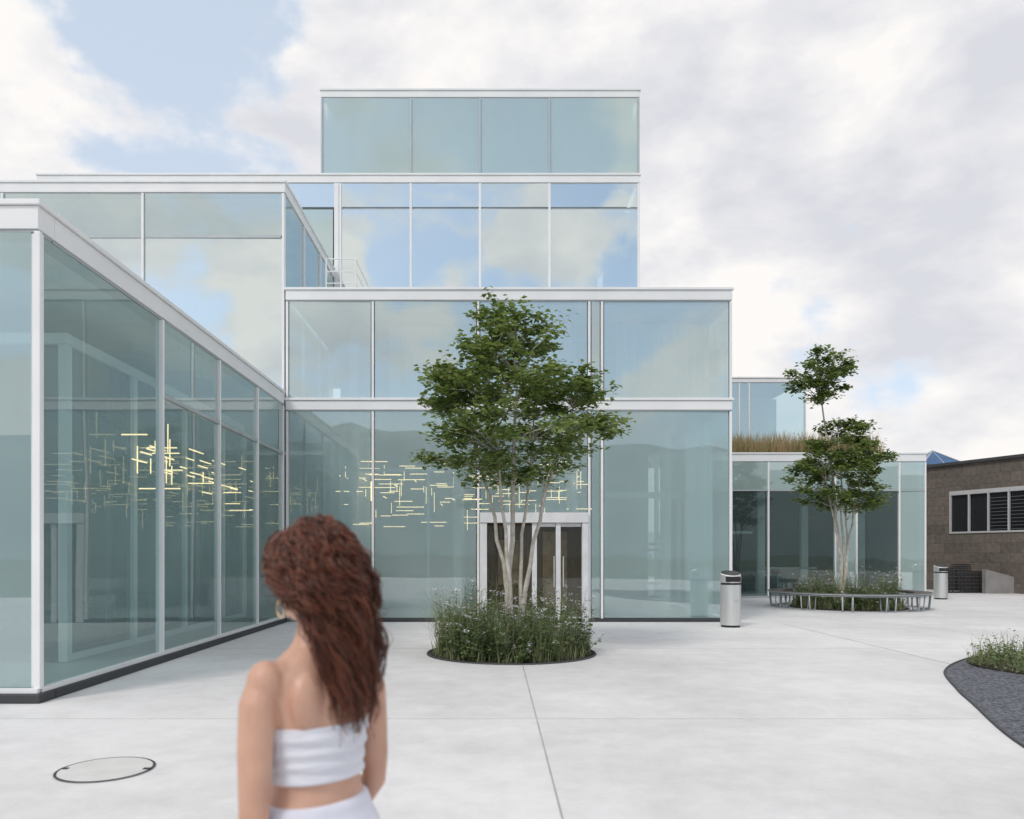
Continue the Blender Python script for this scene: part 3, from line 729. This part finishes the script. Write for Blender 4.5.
for (x0,nl) in ((0,7),(.62,8),(1.2,6)):
    for k in range(nl):
        z=.01+k*.145; dx=R.uniform(-.02,.02)
        mb.box(x0+dx-.28,x0+dx+.28,-.2,.2,z,z+.02)
        for (a,b,c_,d) in ((-.28,-.26,-.2,.2),(.26,.28,-.2,.2),(-.259,.259,-.2,-.18),(-.259,.259,.18,.2)): mb.box(x0+dx+a,x0+dx+b,c_,d,z+.0205,z+.05); mb.box(x0+dx+a,x0+dx+b,c_,d,z+.08,z+.13)
        for q in (-.15,0,.15): mb.box(x0+dx+q-.02,x0+dx+q+.02,-.195,-.185,z+.0505,z+.0795)
mb.obj('crates',M['black'],E)
E=empty('concrete_ramp_wall',(19.6,30.2,0))
mb=MB(); mb.v=[(-.35,-.15,0),(.75,-.15,0),(.75,.1,0),(-.35,.1,0),(-.35,-.15,.95),(.75,-.15,.65),(.75,.1,.65),(-.35,.1,.95)]
for q in ((0,3,2,1),(4,5,6,7),(0,1,5,4),(1,2,6,5),(2,3,7,6),(3,0,4,7)): mb.f.append(q); mb.m.append(0)
mb.obj('wall',pbr('concrete_grey',(.30,.29,.28),(.23,.22,.21),3,.85),E,bevel=.01)

# ------------------------------------------------------------------ woman
W=empty('walking_woman',(-.388,1.68,0)); W.rotation_euler=(0,0,math.radians(50)); W.scale=(.88,.95,1)
skin=pbr('skin',(.64,.38,.27),(.55,.31,.22),14,.45,sss=.15,bump=.05,bscale=200)
def remesh(o,vs,sm=4):
    md=o.modifiers.new('r','REMESH'); md.mode='VOXEL'; md.voxel_size=vs; md.use_smooth_shade=True
    s=o.modifiers.new('s','SMOOTH'); s.iterations=sm; s.factor=.5
def hand(mb,wr,d,side,curl=.35):
    wr=Vector(wr); d=Vector(d).normalized(); th=Vector(side); th=(th-d*th.dot(d)).normalized()
    mb.tube([wr-d*.02,wr+d*.015,wr+d*.05,wr+d*.078],[.020,.023,.026,.024],10)
    for k,(o_,ln) in enumerate(((.024,.068),(.008,.076),(-.008,.070),(-.024,.055))):
        b=wr+d*.07+th*o_; p=[b-d*.02,b]; dd=d.copy(); q=b
        for s in range(3):
            dd=(dd+PALM*curl*.8).normalized(); q=q+dd*ln*(.42,.32,.26)[s]; p.append(q)
        mb.tube(p,[.009,.009,.0085,.0078,.0065],8)
    b=wr+d*.025+th*.018
    mb.tube([b,b+d*.025+th*.022,b+d*.052+th*.030+PALM*.01,b+d*.075+th*.026+PALM*.018],[.013,.011,.0095,.0075],8)
tor=[(0,0,.80,.11,.085),(0,-.012,.87,.168,.112),(0,-.015,.94,.160,.108),(0,-.003,1.0,.134,.088),(0,0,1.06,.118,.080),(0,0,1.12,.122,.084),(0,.002,1.18,.136,.092),(0,0,1.24,.148,.090),(0,-.004,1.29,.152,.076),(0,-.010,1.325,.120,.060),(0,-.012,1.355,.075,.050),(0,-.006,1.39,.050,.048),(0,.004,1.44,.046,.050),(0,.012,1.48,.046,.053)]
mb=MB(); mb.rings(tor,28)
for s in (-1,1):
    mb.ell((s*.068,.068,1.165),(.058,.05,.055)); mb.ell((s*.148,-.004,1.288),(.044,.042,.044)); mb.ell((s*.075,-.055,.90),(.085,.075,.09))
    mb.ell((s*.072,-.062,1.24),(.05,.026,.065))
    mb.ell((s*.085,-.01,1.308),(.07,.036,.025))
mb.tube([(-.148,0,1.29),(-.170,-.003,1.24),(-.178,-.006,1.16),(-.182,-.010,1.08),(-.185,-.012,1.02),(-.188,.01,.95),(-.19,.045,.87),(-.19,.075,.80)],[.036,.042,.040,.037,.034,.034,.028,.020],14)
PALM=Vector((1,0,0)); hand(mb,(-.19,.078,.79),(0,.25,-1),(0,1,.2),.3)
mb.tube([(.148,0,1.29),(.168,-.006,1.24),(.172,-.012,1.16),(.174,-.016,1.08),(.174,-.014,1.03),(.174,.04,.97),(.168,.11,.92),(.158,.175,.885)],[.036,.040,.037,.034,.031,.031,.026,.019],14)
PALM=Vector((-1,0,0)); hand(mb,(.156,.182,.882),(-.08,1,-.35),(-.1,.3,1),.35)
mb.tube([(-.085,0,.88),(-.088,.05,.72),(-.086,.13,.50),(-.086,.15,.42),(-.086,.16,.28),(-.086,.185,.10),(-.086,.19,.05)],[.09,.082,.058,.052,.054,.034,.034],16)
mb.tube([(.085,0,.88),(.088,-.01,.72),(.086,-.03,.50),(.086,-.07,.42),(.086,-.16,.30),(.086,-.27,.14),(.086,-.28,.10)],[.09,.082,.058,.052,.054,.034,.034],16)
mb.tube([(-.086,.17,.05),(-.088,.24,.045),(-.09,.33,.03)],[.034,.036,.026],12)
mb.tube([(.086,-.29,.10),(.087,-.23,.05),(.088,-.16,.03)],[.034,.036,.024],12)
hd=[(0,.045,1.402,.022,.026),(0,.040,1.412,.038,.045),(0,.034,1.435,.052,.066),(0,.028,1.465,.062,.080),(0,.022,1.50,.069,.089),(0,.018,1.535,.074,.094),(0,.012,1.57,.072,.092),(0,.010,1.595,.060,.078),(0,.010,1.612,.040,.052),(0,.010,1.62,.014,.018)]
mb.rings(hd,26)
mb.tube([(0,.108,1.522),(0,.120,1.50),(0,.130,1.482),(0,.112,1.474)],[.007,.009,.012,.009],10)
mb.ell((0,.100,1.452),(.022,.010,.0055)); mb.ell((0,.099,1.443),(.019,.010,.006)); mb.ell((0,.088,1.418),(.020,.016,.014))
for s in (-1,1):
    mb.ell((s*.030,.098,1.531),(.022,.010,.006)); mb.ell((s*.074,.012,1.50),(.008,.017,.030)); mb.ell((s*.042,.083,1.485),(.022,.016,.016))
o=mb.obj('body',skin,W,smooth=True); remesh(o,.0045,5)
mb=MB()
for s in (-1,1): mb.ell((s*.030,.093,1.512),(.0125,.0125,.0105))
mb.obj('eyes',pbr('eye_white',(.7,.7,.7),None,3,.2),W,smooth=True)
mb=MB()
for s in (-1,1): mb.ell((s*.030,.1035,1.512),(.0055,.0030,.0055))
mb.obj('irises',pbr('iris',(.06,.03,.015),None,3,.2),W,smooth=True)
mb=MB(); mb.ell((0,.107,1.452),(.021,.005,.004)); mb.ell((0,.106,1.443),(.018,.0055,.0048)); mb.obj('lips',pbr('lip',(.40,.12,.10),None,3,.4),W,smooth=True)
cloth=pbr('white_knit',(.78,.78,.82),(.68,.68,.74),8,.85,bump=1.0,bscale=9,stretch=(1,1,5))
def off(zs,o_):
    r=[]
    for z in zs:
        for p,q in zip(tor[:-1],tor[1:]):
            if p[2]<=z<=q[2]:
                t=(z-p[2])/(q[2]-p[2]); v=[p[i]+(q[i]-p[i])*t for i in range(5)]; r.append((v[0],v[1],z,v[3]+o_,v[4]+o_)); break
    return r
mb=MB(); zs=[1.070+.006*i for i in range(21)]
rs=off(zs,.008); rs=[(a+.0012*math.sin(i*1.7),b,c,d+.0032*math.sin(i*1.25)+.0015*math.sin(i*2.9),e_+.0032*math.sin(i*1.25+.6)) for i,(a,b,c,d,e_) in enumerate(rs)]
mb.rings(rs,48)
for s in (-1,1): mb.ell((s*.066,.070,1.148),(.062,.056,.048))
o=mb.obj('bandeau_top',cloth,W,smooth=True); remesh(o,.0032,1)
pants=pbr('white_trousers',(.76,.76,.83),(.68,.68,.76),5,.85,bump=.8,bscale=6,stretch=(2,2,.8))
mb=MB(); rs=off([.82,.86,.90,.94,.97,1.0,1.018],.012); mb.rings(rs,36)
mb.rings([(0,-.002,.985,.148,.101),(0,-.002,1.026,.135,.093)],36)
for s in (-1,1): mb.ell((s*.075,-.058,.89),(.092,.082,.095))
mb.tube([(-.085,0,.88),(-.09,.05,.72),(-.09,.12,.50),(-.092,.15,.32),(-.092,.175,.10)],[.104,.098,.088,.092,.105],20)
mb.tube([(.085,0,.88),(.09,-.01,.72),(.09,-.05,.50),(.09,-.15,.32),(.09,-.265,.15)],[.104,.098,.088,.092,.105],20)
o=mb.obj('trousers',pants,W,smooth=True); remesh(o,.007,5)
mb=MB()
mb.tube([(-.086,.13,.045),(-.087,.20,.045),(-.089,.28,.038),(-.091,.35,.028)],[.040,.043,.042,.028],14)
mb.tube([(.086,-.315,.115),(.086,-.27,.09),(.088,-.20,.05),(.089,-.14,.028)],[.038,.042,.042,.027],14)
o=mb.obj('shoes',pbr('tan_leather',(.35,.22,.13),None,5,.5),W,smooth=True); remesh(o,.005,3)
mb=MB()
for s in (-1,1):
    mb.tube([(s*.098,.006+.016*math.sin(2*math.pi*i/28),1.436+.019*math.cos(2*math.pi*i/28)) for i in range(28)],.0024,8,closed=True)
mb.obj('hoop_earrings',pbr('gold',(.85,.62,.35),None,3,.2,1),W,smooth=True)
# hair
hairm=pbr('auburn_hair',(.036,.011,.006),(.23,.068,.028),island=True,rough=.36,spec=.6)
RH=random.Random(5)
hb=MB()
hb.ell((0,.000,1.532),(.087,.102,.094),nu=24,nv=14)
hb.ell((0,-.042,1.47),(.078,.064,.10)); hb.ell((.012,-.070,1.38),(.070,.042,.09)); hb.ell((.025,-.086,1.29),(.055,.030,.075))
hb.ell((-.060,.005,1.505),(.025,.052,.040)); hb.ell((.063,.005,1.49),(.026,.057,.075))
hcore=hb.obj('hair_core',pbr('hair_core',(.03,.009,.005),(.07,.021,.010),60,.6,stretch=(3,3,.6),bump=1,bscale=80),W,smooth=True)
md=hcore.modifiers.new('r','REMESH'); md.mode='VOXEL'; md.voxel_size=.008; md.use_smooth_shade=True
hs=MB()
def lock(p0,p1,p2,p3,ns=12):
    ph=RH.uniform(0,6.28); turns=RH.uniform(2.3,4.2); amp=RH.uniform(.009,.017)
    for si in range(ns):
        oj=Vector((RH.gauss(0,.0042),RH.gauss(0,.0042),RH.gauss(0,.0042))); dph=RH.gauss(0,.24); am=amp*RH.uniform(.8,1.15); fr=RH.random()<.08
        pts=[];rad=[]; n=28; tl=RH.uniform(.88,1.05)
        for i in range(n):
            t=i/(n-1)*tl; tt=t
            b=p0*(1-tt)**3+p1*(3*tt*(1-tt)**2)+p2*(3*tt*tt*(1-tt))+p3*tt**3
            e_=max(0,min(1,(t-.06)*2.4)); a=ph+dph+turns*6.283*t
            c=Vector((math.cos(a),math.sin(a),.4*math.sin(a*1.0+1)))*am*e_*(1.5 if fr else 1)
            pts.append(b+c+oj*min(1,t*3+.3)*(2.0 if fr else 1)*(1.15-.3*t)); rad.append(.0019*(1-.6*t) if not fr else .0008)
        hs.tube(pts,rad,3,cap=False)
for li in range(265):
    while True:
        th=RH.uniform(0,2*math.pi); u=RH.uniform(-.35,1); s_=math.sqrt(max(0,1-u*u))
        nx,ny,nz=s_*math.cos(th),s_*math.sin(th),u
        if ny>.45 and nz<.58: continue
        if ny>.10 and nz<.10: continue
        break
    p0=Vector((nx*.082,.006+ny*.100,1.529+nz*.097))
    nrm=Vector((nx,ny,nz))
    sidex=max(-1,min(1,nx+RH.gauss(0,.3)))
    ez=RH.uniform(1.19,1.31) if RH.random()<.6 else RH.uniform(1.3,1.43)
    k=(1.42-ez)/.22
    ex=.012+.030*k+sidex*(.084-.030*k)+RH.gauss(0,.011)
    ey=-.060-.038*k+RH.gauss(0,.018)-.014*(1-abs(sidex))
    if nx<-.2: ex=max(ex,-.060); ey-=.006
    p1=p0+nrm*RH.uniform(.018,.042)+Vector((0,-.014,.005))
    p2=Vector((ex*.95+nx*.036,min(ey+.02,p0.y)-.004+ny*.012,1.46+RH.uniform(-.03,.03)))
    if nx<-.3: p2.x=max(p2.x,-.090); p2.y=min(p2.y,-.02)
    lock(p0,p1,p2,Vector((ex,ey,ez)))
for sgn,cnt in ((-1,38),(1,28)):
    for li in range(cnt):
        z=RH.uniform(1.53,1.60); y=RH.uniform(.0,.080)
        x=sgn*.074*math.sqrt(max(.1,1-((z-1.52)/.11)**2))
        p0=Vector((x,y,z)); p1=p0+Vector((sgn*RH.uniform(.018,.036),.010,-.008))
        p2=Vector((sgn*RH.uniform(.090,.110),RH.uniform(.0,.054),RH.uniform(1.465,1.50)))
        p3=Vector((sgn*RH.uniform(.074,.096),RH.uniform(-.06,.0),RH.uniform(1.435,1.475) if sgn<0 else RH.uniform(1.33,1.43)))
        lock(p0,p1,p2,p3,10)
hs.obj('hair_waves',hairm,W,smooth=True)

# ------------------------------------------------------------------ camera
cd=bpy.data.cameras.new('camera'); co=link(bpy.data.objects.new('camera',cd))
co.location=(0,0,1.55); co.rotation_euler=(math.radians(90),0,0)
cd.sensor_width=36; cd.lens=27; cd.shift_x=18/1024; cd.shift_y=144.5/1024; cd.clip_end=3000; cd.clip_start=.05
cd.dof.use_dof=True; cd.dof.focus_distance=16; cd.dof.aperture_fstop=2.8
scene.camera=co
scene.view_settings.view_transform='Standard'; scene.view_settings.look='None'; scene.view_settings.exposure=0
